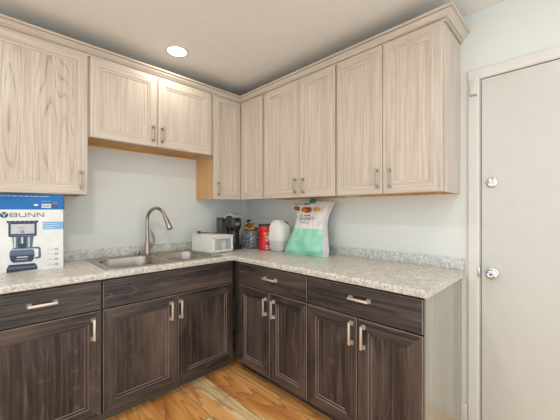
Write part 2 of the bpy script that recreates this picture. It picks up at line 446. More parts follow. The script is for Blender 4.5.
# single door cabinet above the carton
X0 = -2.19; X1 = -1.5665
c = thing('wall_cabinet', (X0,0,UZ0), 'tall whitewashed oak wall cabinet with one wide door, above the coffee maker carton', 'cabinet', GU)
upper_body(c, (X0,0,0), UA, NA, X1-X0, UZ0, UZ1)
add_door(c, (-2.178,-FD,UZ0), UA, NA, 2.178-1.5725, DTOP-UZ0, DT, FW, 'up', (2.178-1.5725-0.036, 0.098), grain='S')
# short cabinet above the sink
SZ = 1.757; X0 = -1.5655; X1 = -0.6115
c = thing('wall_cabinet', (X0,0,SZ), 'short whitewashed oak wall cabinet with two doors, above the sink', 'cabinet', GU)
upper_body(c, (X0,0,0), UA, NA, X1-X0, SZ, UZ1)
add_door(c, (-1.5575,-FD,SZ), UA, NA, 1.5575-1.1155, DTOP-SZ, DT, FW, 'up', (1.5575-1.1155-0.037, 0.095))
add_door(c, (-1.1115,-FD,SZ), UA, NA, 1.1115-0.648, DTOP-SZ, DT, FW, 'up', (0.028, 0.093))
# corner cabinet
c = thing('wall_cabinet', (0,0,UZ0), 'whitewashed oak corner wall cabinet with folded door and bare wood side, above the coffee machine', 'cabinet', GU)
def Lpoly(i, z): return [Vector(p) for p in ((-i,-i,z),(-0.61+i,-i,z),(-0.61+i,-FD+i,z),(-FD+i,-FD+i,z),(-FD+i,-0.61+i,z),(-i,-0.61+i,z))]
q = MB(); q.loft([Lpoly(0.0005,UZ0+0.014), Lpoly(0.0005,UZ1)], M['upZ']); q.build('carcass', c)
q = MB(); q.box((-0.6112,-FD+0.0006,UZ0), (-0.598,-0.0005,SZ+0.02), M['natZ'], 0.0005, 1); s_ = q.build('side_panel', c); s_['label'] = 'bare honey wood side panel'
q = MB(); q.obox((-0.598,0,0), UA, ZV, NA, (0,UZ0,FD-0.02), (0.598-FD,UZ0+0.014,FD-0.0006), M['natX']); q.obox((0,-FD,0), UB, ZV, NB, (0.0,UZ0,FD-0.02), (0.61-FD,UZ0+0.014,FD-0.0006), M['natX'])
q.build('bottom_rail', c)
q = MB(); q.box((-0.6112,-FD-0.0005,UZ0+0.001), (-0.5995,-FD+0.018,UZ1-0.001), M['upZ'])
q.build('frame_stile', c)
d = add_door(c, (-0.621,-FD-0.001,UZ0), UA, NA, 0.621-0.3275, DTOP-UZ0, DT, FW, 'up', (0.040, 0.090))
add_door(c, (-FD-0.001,-0.3285,UZ0), UB, NB, 0.626-0.3285, DTOP-UZ0, DT, FW, 'up')
# two double door cabinets on the door wall
Y0 = 0.6115; Y1 = 1.3985
c = thing('wall_cabinet', (0,-Y0,UZ0), 'tall whitewashed oak wall cabinet with two doors, above the mint and white bag', 'cabinet', GU)
upper_body(c, (0,-Y0,0), UB, NB, Y1-Y0, UZ0, UZ1)
add_door(c, (-FD,-0.664,UZ0), UB, NB, 1.0555-0.664, DTOP-UZ0, DT, FW, 'up', (1.0555-0.664-0.030, 0.091))
add_door(c, (-FD,-1.0595,UZ0), UB, NB, 1.390-1.0595, DTOP-UZ0, DT, FW, 'up', (0.046, 0.088))
Y0 = 1.3995; Y1 = 2.079
c = thing('wall_cabinet', (0,-Y0,UZ0), 'tall whitewashed oak wall cabinet with two doors and finished end, nearest the white door', 'cabinet', GU)
upper_body(c, (0,-Y0,0), UB, NB, Y1-Y0, UZ0, UZ1)
add_door(c, (-FD,-1.407,UZ0), UB, NB, 1.736-1.407, DTOP-UZ0, DT, FW, 'up', (1.736-1.407-0.030, 0.097))
add_door(c, (-FD,-1.740,UZ0), UB, NB, 2.072-1.740, DTOP-UZ0, DT, FW, 'up', (0.046, 0.094))

# crown moulding swept along the cabinet tops, mitred, returning to the wall beside the last cabinet
cp = [(0.003,2.285),(0.013,2.285),(0.015,2.291),(0.013,2.2945),(0.006,2.2955),(0.007,2.2995),(0.018,2.3015),(0.022,2.306),(0.030,2.313),(0.040,2.3245),(0.041,2.328),(0.035,2.3292),(0.035,2.3325),(0.049,2.335),(0.051,2.339),(0.051,2.345),(0.048,2.3475),(0.0,2.3475)]
CF = 0.305 + 0.0005
def crown_path(o):
    f = CF + o
    return [(-2.1905-0, -f), (-f, -f), (-f, -2.0795-o), (-0.001, -2.0795-o)]
loops = []
m = MB(); vs = []; fs = []
cpp = cp + [(0.0, 2.3015), (0.0205, 2.3015)] if False else cp
n = len(cp)
for o, z in cp:
    vs += [Vector((x, y, z)) for x, y in crown_path(o if True else 0)]
for i in range(n-1):
    for k in range(3): fs.append(([i*4+k, i*4+k+1, (i+1)*4+k+1, (i+1)*4+k], k))
for f, k in fs:
    m.add([vs[i] for i in f], [[0,1,2,3]], M['upX'] if k != 1 else M['upY'])
cr = m.build('crown_molding', origin=(-CF,-CF,2.287))
tag(cr, 'whitewashed oak crown molding running along the tops of all the wall cabinets', 'molding')

# ------------------------------------------------------------------ base cabinets
BF = 0.613; BT = 0.022; BZ0 = 0.088
def base_body(cab, O, U, N, wd, end=None):
    H = M['dk'+('X' if abs(U.x) > 0.5 else 'Y')]
    q = MB()
    q.obox(O, U, ZV, N, (0,0.085,0.002), (0.016,0.8735,BF-0.018), M['dkZ'])
    q.obox(O, U, ZV, N, (wd-0.016,0.085,0.002), (wd,0.8735,BF-0.018), M['dkZ'])
    q.obox(O, U, ZV, N, (0.016,0.085,0.002), (wd-0.016,0.1,BF-0.018), M['dkZ']); q.obox(O, U, ZV, N, (0.016,0.1,0.002), (wd-0.016,0.8735,0.01), M['dkZ'])
    q.build('carcass', cab)
    q = MB()
    for a, b2 in ((0, 0.03), (wd-0.03, wd)): q.obox(O, U, ZV, N, (a,0.085,BF-0.018), (b2,0.8735,BF), M['dkZ'])
    for a, b2 in ((0.085,0.12),(0.68,0.72),(0.845,0.8735)): q.obox(O, U, ZV, N, (0.03,a,BF-0.018), (wd-0.03,b2,BF), H)
    q.obox(O, U, ZV, N, (wd/2-0.02,0.12,BF-0.018), (wd/2+0.02,0.68,BF), M['dkZ'])
    q.build('face_frame', cab)
    q = MB(); q.obox(O, U, ZV, N, (0,0.0,0.53), (wd,0.085,0.55), M['toe'] if abs(U.x) > 0.5 else M['dkY']); q.build('toe_kick', cab)
BW = 0.061
GB = 'dark stained oak base cabinets'
DZ0, DZ1 = 0.7035, 0.862
DOT = 0.694
# left: drawer and one door
X0 = -2.19; X1 = -1.5675
c = thing('base_cabinet', (X0,0,0), 'dark oak base cabinet with drawer and one wide door, under the coffee maker carton', 'cabinet', GB)
base_body(c, (X0,0,0), UA, NA, X1-X0)
wd = 2.185-1.5735
add_door(c, (-2.185,-BF,DZ0), UA, NA, wd, DZ1-DZ0, BT, BW, 'dk', (2.185-1.8365, 0.088), 'drawer', 'square', False, 'X', UA)
add_door(c, (-2.185,-BF,BZ0), UA, NA, wd, DOT-BZ0, BT, BW, 'dk', (wd-0.038, 0.510), 'door', 'square')
# sink base
X0 = -1.5665; X1 = -0.642
c = thing('base_cabinet', (X0,0,0), 'dark stained oak sink base with two doors and a blank top panel, under the sink', 'cabinet', GB)
base_body(c, (X0,0,0), UA, NA, X1-X0)
add_door(c, (-1.5605,-BF,DZ0), UA, NA, 1.5605-0.6425, DZ1-DZ0, BT, BW, 'dk', None, 'false_front', 'square', False, 'X')
wd = 1.5605-1.1085
add_door(c, (-1.5605,-BF,BZ0), UA, NA, wd, DOT-BZ0, BT, BW, 'dk', (wd-0.046, 0.506), 'door', 'square')
add_door(c, (-1.1035,-BF,BZ0), UA, NA, 1.1035-0.6425, DOT-BZ0, BT, BW, 'dk', (0.017, 0.504), 'door', 'square')
# two on the door wall
Y0 = 0.642; Y1 = 1.3985
c = thing('base_cabinet', (0,-Y0,0), 'dark stained oak base cabinet with drawer and two doors, in the inner corner', 'cabinet', GB)
base_body(c, (0,-Y0,0), UB, NB, Y1-Y0)
q = MB(); q.obox((0,-Y0,0), UB, ZV, NB, (0.0,0.085,BF), (0.062,0.8735,BF+0.003), M['dkZ']); q.build('filler_strip', c)
add_door(c, (-BF,-0.707,DZ0), UB, NB, 1.394-0.707, DZ1-DZ0, BT, BW, 'dk', (1.066-0.707, 0.088), 'drawer', 'square', False, 'Y', UB)
add_door(c, (-BF,-0.707,BZ0), UB, NB, 1.054-0.707, DOT-BZ0, BT, BW, 'dk', (1.016-0.707, 0.501), 'door', 'square')
add_door(c, (-BF,-1.058,BZ0), UB, NB, 1.394-1.058, DOT-BZ0, BT, BW, 'dk', (1.098-1.058, 0.501), 'door', 'square')
Y0 = 1.3995; Y1 = 2.079
c = thing('base_cabinet', (0,-Y0,0), 'dark oak base cabinet with two doors and grey end panel, nearest the white door', 'cabinet', GB)
base_body(c, (0,-Y0,0), UB, NB, Y1-Y0)
add_door(c, (-BF,-1.402,DZ0), UB, NB, 2.080-1.402, DZ1-DZ0, BT, BW, 'dk', (1.760-1.402, 0.095), 'drawer', 'square', False, 'Y', UB)
add_door(c, (-BF,-1.402,BZ0), UB, NB, 1.742-1.402, DOT-BZ0, BT, BW, 'dk', (1.710-1.402, 0.519), 'door', 'square')
add_door(c, (-BF,-1.747,BZ0), UB, NB, 2.080-1.747, DOT-BZ0, BT, BW, 'dk', (1.782-1.747, 0.516), 'door', 'square')
q = MB(); q.box((-BF,-2.0865,0.0), (-0.001,-2.0795,0.8745), M['greyZ']); e_ = q.build('end_panel', c); e_['label'] = 'pale grey wood end panel'

# ------------------------------------------------------------------ worktop
CT = 0.914; CB = 0.8755; CE = 0.655; YE = -2.103; XL = -2.195
HX0, HX1, HY0, HY1 = -1.512, -0.740, -0.592, -0.075
m = MB()
R = 0.016
arc = [(CE-R + R*math.sin(a), CT-R + R*math.cos(a)) for a in [PI/2*k/5 for k in range(6)]]
arc += [(CE-0.008 + 0.008*math.cos(a), CB+0.008 - 0.008*math.sin(a)) for a in [PI/2*k/3 for k in range(1,4)]]
fi = CE-R
def q4(x0,x1,y0,y1,z): m.add([(x0,y0,z),(x1,y0,z),(x1,y1,z),(x0,y1,z)], [[0,1,2,3]], M['top'])
for z, f in ((CT, fi), (CB, CE-0.008)):
    q4(XL,HX0,-f,-0.0005,z); q4(HX0,HX1,-f,HY0,z); q4(HX0,HX1,HY1,-0.0005,z); q4(HX1,-0.0005,-f,-0.0005,z); q4(-f,-0.0005,YE,-f,z)
for (o0,z0),(o1,z1) in zip(arc[:-1], arc[1:]):
    m.add([(XL,-o0,z0),(-o0,-o0,z0),(-o1,-o1,z1),(XL,-o1,z1)], [[0,1,2,3]], M['top'])
    m.add([(-o0,-o0,z0),(-o0,YE,z0),(-o1,YE,z1),(-o1,-o1,z1)], [[0,1,2,3]], M['top'])
m.add([(-0.0005,YE,CT)]+[(-o,YE,z) for o,z in arc]+[(-0.0005,YE,CB)], [list(range(len(arc)+2))], M['top'])
m.add([(XL,-0.0005,CT)]+[(XL,-o,z) for o,z in arc]+[(XL,-0.0005,CB)], [list(range(len(arc)+2))], M['top'])
hl = [(HX0,HY0),(HX1,HY0),(HX1,HY1),(HX0,HY1)]
for i in range(4):
    a, b = hl[i], hl[(i+1)%4]; m.add([(*a,CB),(*b,CB),(*b,CT),(*a,CT)], [[0,1,2,3]], M['top'])
ct = m.build('countertop', origin=(-0.655,-0.655,CB))
tag(ct, 'L-shaped speckled beige granite look worktop over the dark base cabinets', 'countertop')
M['splash'] = granite('granite_laminate_splash_lit', (214,216,212), (176,176,174), (96,98,100), (236,238,234))  # worktop laminate with paler, bluer light put into its colour
m = MB(); m.box((XL,-0.020,CT-0.0005), (-0.0005,-0.0005,0.981), M['splash'], 0.004, 2); m.build('backsplash', ct)
m = MB(); m.box((-0.020,YE,CT-0.0005), (-0.0005,-0.0205,0.981), M['splash'], 0.004, 2); m.build('backsplash', ct)

# ------------------------------------------------------------------ sink
sk = thing('kitchen_sink', (-1.11,-0.335,CT), 'double bowl stainless steel sink set into the worktop', 'sink')
SX0, SX1, SY0, SY1 = -1.530, -0.722, -0.610, -0.058
ST = CT+0.0045
m = MB()
bowls = [(-1.492,-1.138), (-1.095,-0.762)]
BY0, BY1 = -0.575, -0.165
regs = [(SX0,-1.1115), (-1.1115,SX1)]
for (b0,b1),(r0,r1) in zip(bowls, regs):
    loop = rrect(b0,b1,BY0,BY1,0.085,ST,8)
    cx, cy = (b0+b1)/2, (BY0+BY1)/2
    out = []
    for p in loop:
        dx, dy = p.x-cx, p.y-cy
        tt = min(((r1-cx)/dx if dx > 1e-9 else ((r0-cx)/dx if dx < -1e-9 else 1e9)), ((SY1-cy)/dy if dy > 1e-9 else ((SY0-cy)/dy if dy < -1e-9 else 1e9)))
        out.append(Vector((cx+dx*tt, cy+dy*tt, ST)))
    for cxn in ((r0,SY0),(r0,SY1),(r1,SY0),(r1,SY1)):
        k = min(range(len(out)), key=lambda i: (out[i].xy-Vector(cxn)).length); out[k] = Vector((*cxn, ST))
    lip = [Vector((cx+(p.x-cx)*1.03, cy+(p.y-cy)*1.03, ST)) for p in loop]
    m.loft([out, lip], M['steel'], False, False)
    dip = [Vector((p.x,p.y,ST-0.004)) for p in loop]
    m.loft([lip, dip], M['steel'], False, False)
ro = rrect(SX0,SX1,SY0,SY1,0.004,ST,2); rb = rrect(SX0-0.003,SX1+0.003,SY0-0.003,SY1+0.003,0.006,CT-0.0002,2)
m.loft([ro, rb], M['steel'], False, False)
m.build('deck', sk)
for b0, b1 in bowls:
    m = MB(); L = []
    for ins_, z in ((0,ST-0.004),(0.004,ST-0.02),(0.010,CT-0.10),(0.016,CT-0.150),(0.030,CT-0.172),(0.055,CT-0.180),(0.12,CT-0.182)):
        L.append(rrect(b0+ins_,b1-ins_,BY0+ins_,BY1-ins_,max(0.085-ins_*0.3,0.03),z,8))
    m.loft(L, M['steel'], False, True); bw = m.build('bowl', sk)
    m = MB(); m.lathe([(0.042,0.0012),(0.040,0.003),(0.030,0.0015),(0.026,-0.004),(0,-0.004)], ((b0+b1)/2,(BY0+BY1)/2,CT-0.182), M['chrome'], n=24, cap=False); m.build('drain', bw)

# faucet
FX, FY = -1.11, -0.105
fa = thing('kitchen_faucet', (FX,FY,ST), 'brushed nickel gooseneck pull-down faucet at the back of the sink', 'faucet')
m = MB(); m.lathe([(0,0.0003),(0.029,0.0003),(0.029,0.006),(0.025,0.010),(0.0225,0.014),(0.0215,0.085),(0.0195,0.095),(0.0165,0.105),(0,0.105)], (FX,FY,ST), M['nickel'], n=28, cap=False); m.build('body', fa)
AR = 0.100; zc = 1.192; FD_ = Vector((math.sin(math.radians(20)), -math.cos(math.radians(20)), 0))
pts = [(FX,FY,1.01),(FX,FY,1.10),(FX,FY,1.15),(FX,FY,zc)]
pts += [tuple(Vector((FX,FY,zc+AR*math.sin(a))) + FD_*(AR-AR*math.cos(a))) for a in [math.radians(155)*k/18 for k in range(1,19)]]
e0 = Vector(pts[-1]); dr = (Vector(pts[-1])-Vector(pts[-2])).normalized()
pts.append(e0+dr*0.012)
m = MB(); m.tube(pts, [0.0158,0.0145,0.0137]+[0.0132]*(len(pts)-3), M['nickel'], 16); m.build('spout', fa)
e1 = Vector(pts[-1])
m = MB(); m.tube([e1+dr*k for k in (-0.004,0.0,0.014,0.05,0.085,0.104,0.108)], [0.0135,0.0152,0.0158,0.018,0.0215,0.0225,0.0205], M['nickel'], 20)
hd = m.build('spray_head', fa)
side = Vector((0.72,-0.69,0)); side = (side - dr*side.dot(dr)).normalized()
m = MB()
for k in (0.038, 0.062): m.lathe([(0,0),(0.006,0),(0.006,0.003),(0,0.0035)], e1+dr*k+side*0.0165, M['black'], side, 12, False)
m.build('button', hd)
m = MB(); m.lathe([(0,0),(0.015,0),(0.015,0.022),(0.012,0.026),(0,0.026)], (FX+0.016,FY,0.985), M['nickel'], (1,0,0.15), 20, False)
hp = [(FX+0.036,FY-0.002,0.985),(FX+0.047,FY-0.006,1.005),(FX+0.050,FY-0.010,1.04),(FX+0.040,FY-0.014,1.08),(FX+0.026,FY-0.016,1.105)]
m.tube(hp, [0.011,0.0105,0.0085,0.0075,0.0065], M['nickel'], 12); m.build('lever', fa)
ag = thing('deck_cap', (-1.185,-0.11,ST), 'short brushed nickel cap on the sink deck beside the faucet', 'cap')
m = MB(); m.lathe([(0,0.0003),(0.021,0.0003),(0.021,0.004),(0.017,0.006),(0.017,0.03),(0.0155,0.035),(0,0.036)], (-1.185,-0.11,ST), M['nickel'], n=24, cap=False); m.build('cover', ag)
m = MB(); m.box((-1.190,-0.129,ST+0.012), (-1.180,-0.125,ST+0.022), M['black']); m.build('vent_slot', ag)

# ------------------------------------------------------------------ coffee maker carton
a = math.radians(10.5)
RX = Vector((math.cos(a),-math.sin(a),0)); NX = Vector((-math.sin(a),-math.cos(a),0)); BO = Vector((-1.701,-0.317,CT+0.0004))
cb = thing('coffee_maker_carton', BO, 'white and blue printed coffee maker carton standing at the left end of the worktop', 'box')
M['cwhite'] = plain('carton_white', (232,232,228), 0.45); M['cblue'] = plain('carton_blue', (0,108,184), 0.4)
M['navy'] = plain('print_navy', (52,66,90), 0.45); M['sky'] = plain('print_light_blue', (128,176,220), 0.45); M['pgrey'] = plain('print_grey', (120,122,126), 0.45)
M['psilver'] = plain('print_silver', (198,198,200), 0.4); M['pdark'] = plain('print_dark', (48,58,74), 0.4); M['pmid'] = plain('print_slate', (92,108,130), 0.4)
M['ppale'] = plain('print_pale', (206,212,220), 0.4)
BWD, BDP, BHT = 0.375, 0.20, 0.4575
m = MB()
m.obox(BO, RX, ZV, NX, (-BWD,0,-BDP), (0,BHT,0), M['cwhite'], 0.0015, 1); m.build('carton', cb)
def bp_(u, v, n=0.0008): return BO + RX*u + ZV*v + NX*n
def rect(mb, u0, u1, v0, v1, mat, n=0.0008): mb.poly([bp_(u0,v0,n), bp_(u1,v0,n), bp_(u1,v1,n), bp_(u0,v1,n)], mat)
def disc(mb, u, v, ru, rv, mat, n=0.0008, k=24): mb.poly([bp_(u+ru*math.cos(2*PI*i/k), v+rv*math.sin(2*PI*i/k), n) for i in range(k)], mat)
def shape(mb, pts, mat, n=0.0008): mb.poly([bp_(u,v,n) for u, v in pts], mat)
m = MB()
rect(m, -BWD, 0, 0.364, BHT-0.001, M['cblue'], 0.0005)
m.poly([BO+RX*0.0006+ZV*0.364+NX*0.0, BO+RX*0.0006+ZV*0.364-NX*BDP, BO+RX*0.0006+ZV*(BHT-0.001)-NX*BDP, BO+RX*0.0006+ZV*(BHT-0.001)], M['cblue'])
m.poly([BO+RX*0.0006+ZV*0.244, BO+RX*0.0006+ZV*0.244-NX*0.05, BO+RX*0.0006+ZV*0.290-NX*0.05, BO+RX*0.0006+ZV*0.290], M['cblue'])
m.build('blue_band', cb)
# lettering: wide strokes B U N N
m = MB(); th = 0.0046
def letter(kind, u0, u1, v0=0.3195, v1=0.3445):
    G = M['pgrey']; n = 0.0010
    if kind == 'B':
        rect(m,u0,u0+th*1.2,v0,v1,G,n); rect(m,u1-th*1.2,u1,v0,v1,G,n)
        for q_ in (v0, (v0+v1)/2-th/2, v1-th): rect(m,u0,u1,q_,q_+th,G,n+0.0001)
    if kind == 'U':
        rect(m,u0,u0+th*1.2,v0+0.004,v1,G,n); rect(m,u1-th*1.2,u1,v0+0.004,v1,G,n); shape(m,[(u0,v0+0.004),(u0+0.004,v0),(u1-0.004,v0),(u1,v0+0.004),(u1-th,v0+0.006),(u1-th-0.002,v0+th),(u0+th+0.002,v0+th),(u0+th,v0+0.006)],G,n+0.0001)
    if kind == 'N':
        rect(m,u0,u0+th*1.1,v0,v1,G,n); rect(m,u1-th*1.1,u1,v0,v1,G,n); shape(m,[(u0,v1),(u0+th*1.6,v1),(u1,v0),(u1-th*1.6,v0)],G,n+0.0001)
for k, u0, u1 in (('B',-0.248,-0.2155),('U',-0.209,-0.175),('N',-0.168,-0.134),('N',-0.127,-0.093)): letter(k, u0, u1)
disc(m, -0.2725, 0.333, 0.0185, 0.0165, M['pdark'], 0.001)
shape(m, [(-0.288,0.342),(-0.280,0.346),(-0.2725,0.336),(-0.265,0.346),(-0.257,0.342),(-0.2725,0.326)], M['sky'], 0.0013)
disc(m, -0.2725, 0.327, 0.0035, 0.0035, M['cwhite'], 0.0016)
m.build('logo', cb)
m = MB()   # small print on the blue band
u = -0.345
while u < -0.075:
    wv = random.uniform(0.010, 0.026); rect(m, u, min(u+wv, -0.071), 0.4405, 0.4445, M['ppale'], 0.001); u += wv+0.004
m.build('small_print', cb); m = MB()
rect(m, -0.108, -0.061, 0.4125, 0.4155, M['sky'], 0.001)
m.build('small_print', cb); m = MB()
rect(m, -0.105, -0.060, 0.374, 0.399, M['cwhite'], 0.001)
u = -0.101
while u < -0.064:
    wv = random.choice((0.0009,0.0014,0.002)); rect(m, u, u+wv, 0.378, 0.395, M['pgrey'], 0.0013); u += wv+random.choice((0.0012,0.0018))
m.build('barcode_label', cb); m = MB()
rect(m, -0.141, -0.122, 0.386, 0.397, M['cwhite'], 0.001)
m.build('white_tag', cb); m = MB()
rect(m, -0.052, -0.030, 0.394, 0.411, M['pgrey'], 0.001); rect(m, -0.050, -0.032, 0.376, 0.395, M['pdark'], 0.001); disc(m, -0.041, 0.385, 0.006, 0.006, M['pmid'], 0.0013)
m.build('small_picture', cb)
m = MB()
rect(m, -0.1, -0.0005, 0.244, 0.290, M['sky'], 0.001)
for k, (u0, u1) in enumerate(((-0.095,-0.03),(-0.095,-0.02),(-0.095,-0.045))): rect(m, u0, u1, 0.277-k*0.0125, 0.2815-k*0.0125, M['ppale'], 0.0013)
m.build('blue_flag', cb)
m = MB()   # picture of the machine
shape(m, [(-0.262,0.298),(-0.120,0.298),(-0.121,0.287),(-0.128,0.285),(-0.128,0.209),(-0.139,0.205),(-0.246,0.205),(-0.254,0.209),(-0.254,0.285),(-0.261,0.287)], M['pdark'], 0.0008)
for k in range(6): rect(m, -0.25+k*0.021, -0.241+k*0.021, 0.288, 0.298, M['pmid'], 0.001)
rect(m, -0.245, -0.136, 0.222, 0.279, M['psilver'], 0.0011); rect(m, -0.2465, -0.243, 0.212, 0.285, M['pmid'], 0.0013); rect(m, -0.139, -0.135, 0.212, 0.285, M['pmid'], 0.0013)
rect(m, -0.200, -0.185, 0.228, 0.241, M['pdark'], 0.0014); rect(m, -0.197, -0.188, 0.2315, 0.2375, M['psilver'], 0.0016)
rect(m, -0.214, -0.181, 0.257, 0.260, M['pgrey'], 0.0014)
rect(m, -0.240, -0.142, 0.208, 0.215, M['pmid'], 0.0012)
shape(m, [(-0.238,0.205),(-0.142,0.205),(-0.148,0.137),(-0.233,0.137)], M['pmid'], 0.0008)
for u0, u1, mm in ((-0.231,-0.222,'ppale'),(-0.212,-0.205,'pdark'),(-0.197,-0.190,'ppale'),(-0.186,-0.176,'pdark'),(-0.168,-0.160,'psilver')): rect(m, u0, u1, 0.143, 0.203, M[mm], 0.001)
rect(m, -0.206, -0.178, 0.137, 0.165, M['pdark'], 0.0012)
shape(m, [(-0.240,0.137),(-0.150,0.137),(-0.140,0.120),(-0.137,0.095),(-0.142,0.068),(-0.152,0.056),(-0.234,0.056),(-0.245,0.068),(-0.250,0.095),(-0.248,0.118)], M['pmid'], 0.0010)
shape(m, [(-0.246,0.098),(-0.140,0.098),(-0.144,0.066),(-0.154,0.058),(-0.232,0.058),(-0.243,0.068)], M['pdark'], 0.0013)
rect(m, -0.218, -0.168, 0.083, 0.089, M['ppale'], 0.0016); rect(m, -0.222, -0.170, 0.070, 0.073, M['psilver'], 0.0016)
rect(m, -0.246, -0.142, 0.129, 0.133, M['ppale'], 0.0014); rect(m, -0.246, -0.14, 0.050, 0.054, M['psilver'], 0.0016)
shape(m, [(-0.150,0.142),(-0.118,0.142),(-0.110,0.132),(-0.107,0.082),(-0.113,0.072),(-0.137,0.070),(-0.137,0.080),(-0.121,0.082),(-0.119,0.126),(-0.124,0.131),(-0.150,0.132)], M['pmid'], 0.0010)
shape(m, [(-0.252,0.045),(-0.136,0.045),(-0.126,0.030),(-0.124,0.006),(-0.262,0.000),(-0.262,0.020)], M['pdark'], 0.0008)
shape(m, [(-0.250,0.032),(-0.135,0.032),(-0.128,0.020),(-0.258,0.018)], M['pmid'], 0.0011)
m.build('machine_picture', cb)
m = MB()
for v in (0.121, 0.092, 0.060, 0.028):
    disc(m, -0.033, v, 0.0075, 0.0075, M['pmid'], 0.001); disc(m, -0.033, v, 0.005, 0.005, M['ppale'], 0.0013)
    for k in range(3): rect(m, -0.078+k*0.0125, -0.068+k*0.0125, v-0.002, v+0.003, M['psilver'], 0.001)
m.build('feature_icon', cb)

# ------------------------------------------------------------------ white storage drawer unit
sd = thing('storage_drawer', (-0.6,-0.31,CT), 'small white plastic drawer unit with clear drawer front, at the end of the sink', 'drawer')
M['wplast'] = plain('white_plastic', (240,239,234), 0.4); M['clear'] = glassy('clear_plastic', (232,234,232), 0.15, 0.0, 1.45, 0.28)
DX0, DX1, DYF, DYB, DZB, DZT = -0.728, -0.508, -0.472, -0.175, CT+0.006, 1.062
SR = Matrix.Translation((DX0,DYF,0)) @ Matrix.Rotation(math.radians(4.5), 4, 'Z') @ Matrix.Translation((-DX0,-DYF,0))
def turn(mb): mb.v = [tuple(SR @ Vector(p)) for p in mb.v]; return mb
m = MB()
m.box((DX0,DYF,DZB), (DX0+0.006,DYB,DZT-0.006), M['wplast'], 0.001, 1); m.box((DX1-0.006,DYF,DZB), (DX1,DYB,DZT-0.006), M['wplast'], 0.001, 1)
m.box((DX0,DYF,DZB), (DX1,DYB,DZB+0.006), M['wplast']); m.box((DX0,DYB-0.005,DZB), (DX1,DYB,DZT-0.006), M['wplast'])
m.box((DX0-0.003,DYF-0.003,DZT-0.010), (DX1+0.003,DYB+0.003,DZT), M['wplast'], 0.003, 2)
turn(m).build('shell', sd)
for fx_ in (DX0+0.04, DX1-0.02):
    for fy_ in (DYF+0.02, DYB-0.02):
        q = MB(); q.lathe([(0,CT+0.0003),(0.008,CT+0.0003),(0.008,DZB),(0,DZB)], (fx_,fy_,0), M['wplast'], n=16, cap=False); turn(q).build('foot', sd)
m = MB()
fx0, fx1, fz0, fz1 = DX0+0.008, DX1-0.008, DZB+0.008, DZT-0.013
for A, B in (((fx0,DYF-0.006,fz0),(fx0+0.014,DYF+0.004,fz1)), ((fx1-0.014,DYF-0.006,fz0),(fx1,DYF+0.004,fz1)), ((fx0,DYF-0.006,fz0),(fx1,DYF+0.004,fz0+0.012)), ((fx0,DYF-0.006,fz1-0.012),(fx1,DYF+0.004,fz1))):
    m.box(A, B, M['wplast'], 0.0015, 1)
dw = turn(m).build('drawer', sd)
m = MB(); m.box((fx0+0.012,DYF-0.001,fz0+0.010), (fx1-0.012,DYF+0.0015,fz1-0.010), M['clear']); turn(m).build('clear_front', dw)
pk = thing('packet', (-0.669,-0.43,DZB), 'pinkish packet seen through the clear drawer front', 'packet')
m = MB(); m.box((-0.698,-0.450,DZB+0.0065), (-0.640,-0.415,DZB+0.085), plain('peach_paper', (222,172,150), 0.6), 0.006, 2); turn(m).build('wrapper', pk)
m = MB(); m.box((-0.696,-0.438,DZB+0.085), (-0.642,-0.428,DZB+0.093), plain('pale_paper', (232,214,200), 0.6)); turn(m).build('seal', pk)
cu = thing('white_cup', (-0.585,-0.43,DZB), 'small white cup seen through the clear drawer front', 'cup')
m = MB(); m.lathe([(0,0.0065),(0.022,0.0065),(0.028,0.095),(0.026,0.095),(0.021,0.012),(0,0.012)], (-0.585,-0.430,DZB), M['cwhite'], n=24, cap=False); turn(m).build('cup_wall', cu)
m = MB(); m.lathe([(0.028,0.092),(0.0305,0.094),(0.0305,0.098),(0.027,0.098)], (-0.585,-0.430,DZB), M['cwhite'], n=24, cap=False); turn(m).build('rim', cu)
# black rod lying on it
P0, P1 = Vector((-0.660,-0.225,DZT+0.0150)), Vector((-0.515,-0.300,DZT+0.0036))
rd = thing('black_rod', P0, 'thin black rod with a knobbed tip lying across the white drawer unit', 'rod')
dv = (P1-P0).normalized()
P0 = P0 - dv*0.02
m = MB(); m.tube([P0, P0+dv*0.08, P1], [0.0036,0.0036,0.0036], M['black'], 10); turn(m).build('shaft', rd)
m = MB(); m.lathe([(0,-0.020),(0.007,-0.018),(0.0115,-0.010),(0.0115,0.002),(0.008,0.010),(0.0036,0.016)], P0+Vector((0,0,0.0012)), M['black'], dv, 14, False); turn(m).build('tip', rd)

# ------------------------------------------------------------------ coffee machine
M['kblack'] = plain('gloss_black_plastic', (34,35,37), 0.22); M['ksilver'] = plain('silver_plastic', (190,190,188), 0.3, 0.6); M['kgrey'] = plain('charcoal_plastic', (66,68,70), 0.3)
kx0, kx1, kyf, kyb = -0.462, -0.334, -0.372, -0.100
kc = (kx0+kx1)/2
km = thing('coffee_machine', (kc,(kyf+kyb)/2,CT), 'black single-serve coffee machine with silver topped brew head, behind the white drawer unit', 'coffee machine')
def rb(mb, x0,x1,y0,y1,z0,z1,r,mat,top=0.008):
    mb.loft([rrect(x0,x1,y0,y1,r,z0,6), rrect(x0,x1,y0,y1,r,z1-top,6), rrect(x0+top*0.3,x1-top*0.3,y0+top*0.3,y1-top*0.3,max(r-top*0.3,0.002),z1-top*0.3,6), rrect(x0+top,x1-top,y0+top,y1-top,max(r-top,0.002),z1,6)], mat)
m = MB(); rb(m, kx0,kx1,kyf,kyb,CT+0.0005,CT+0.042,0.03,M['kblack']); bs = m.build('base', km)
m = MB(); m.lathe([(0,0),(0.045,0),(0.045,0.003),(0.040,0.004),(0,0.003)], (kc,kyf+0.062,CT+0.0425), M['kgrey'], n=24, cap=False)
for k in range(7): m.box((kc-0.035,kyf+0.032+k*0.010,CT+0.0455), (kc+0.035,kyf+0.036+k*0.010,CT+0.048), M['kblack'])
m.build('drip_tray', bs)
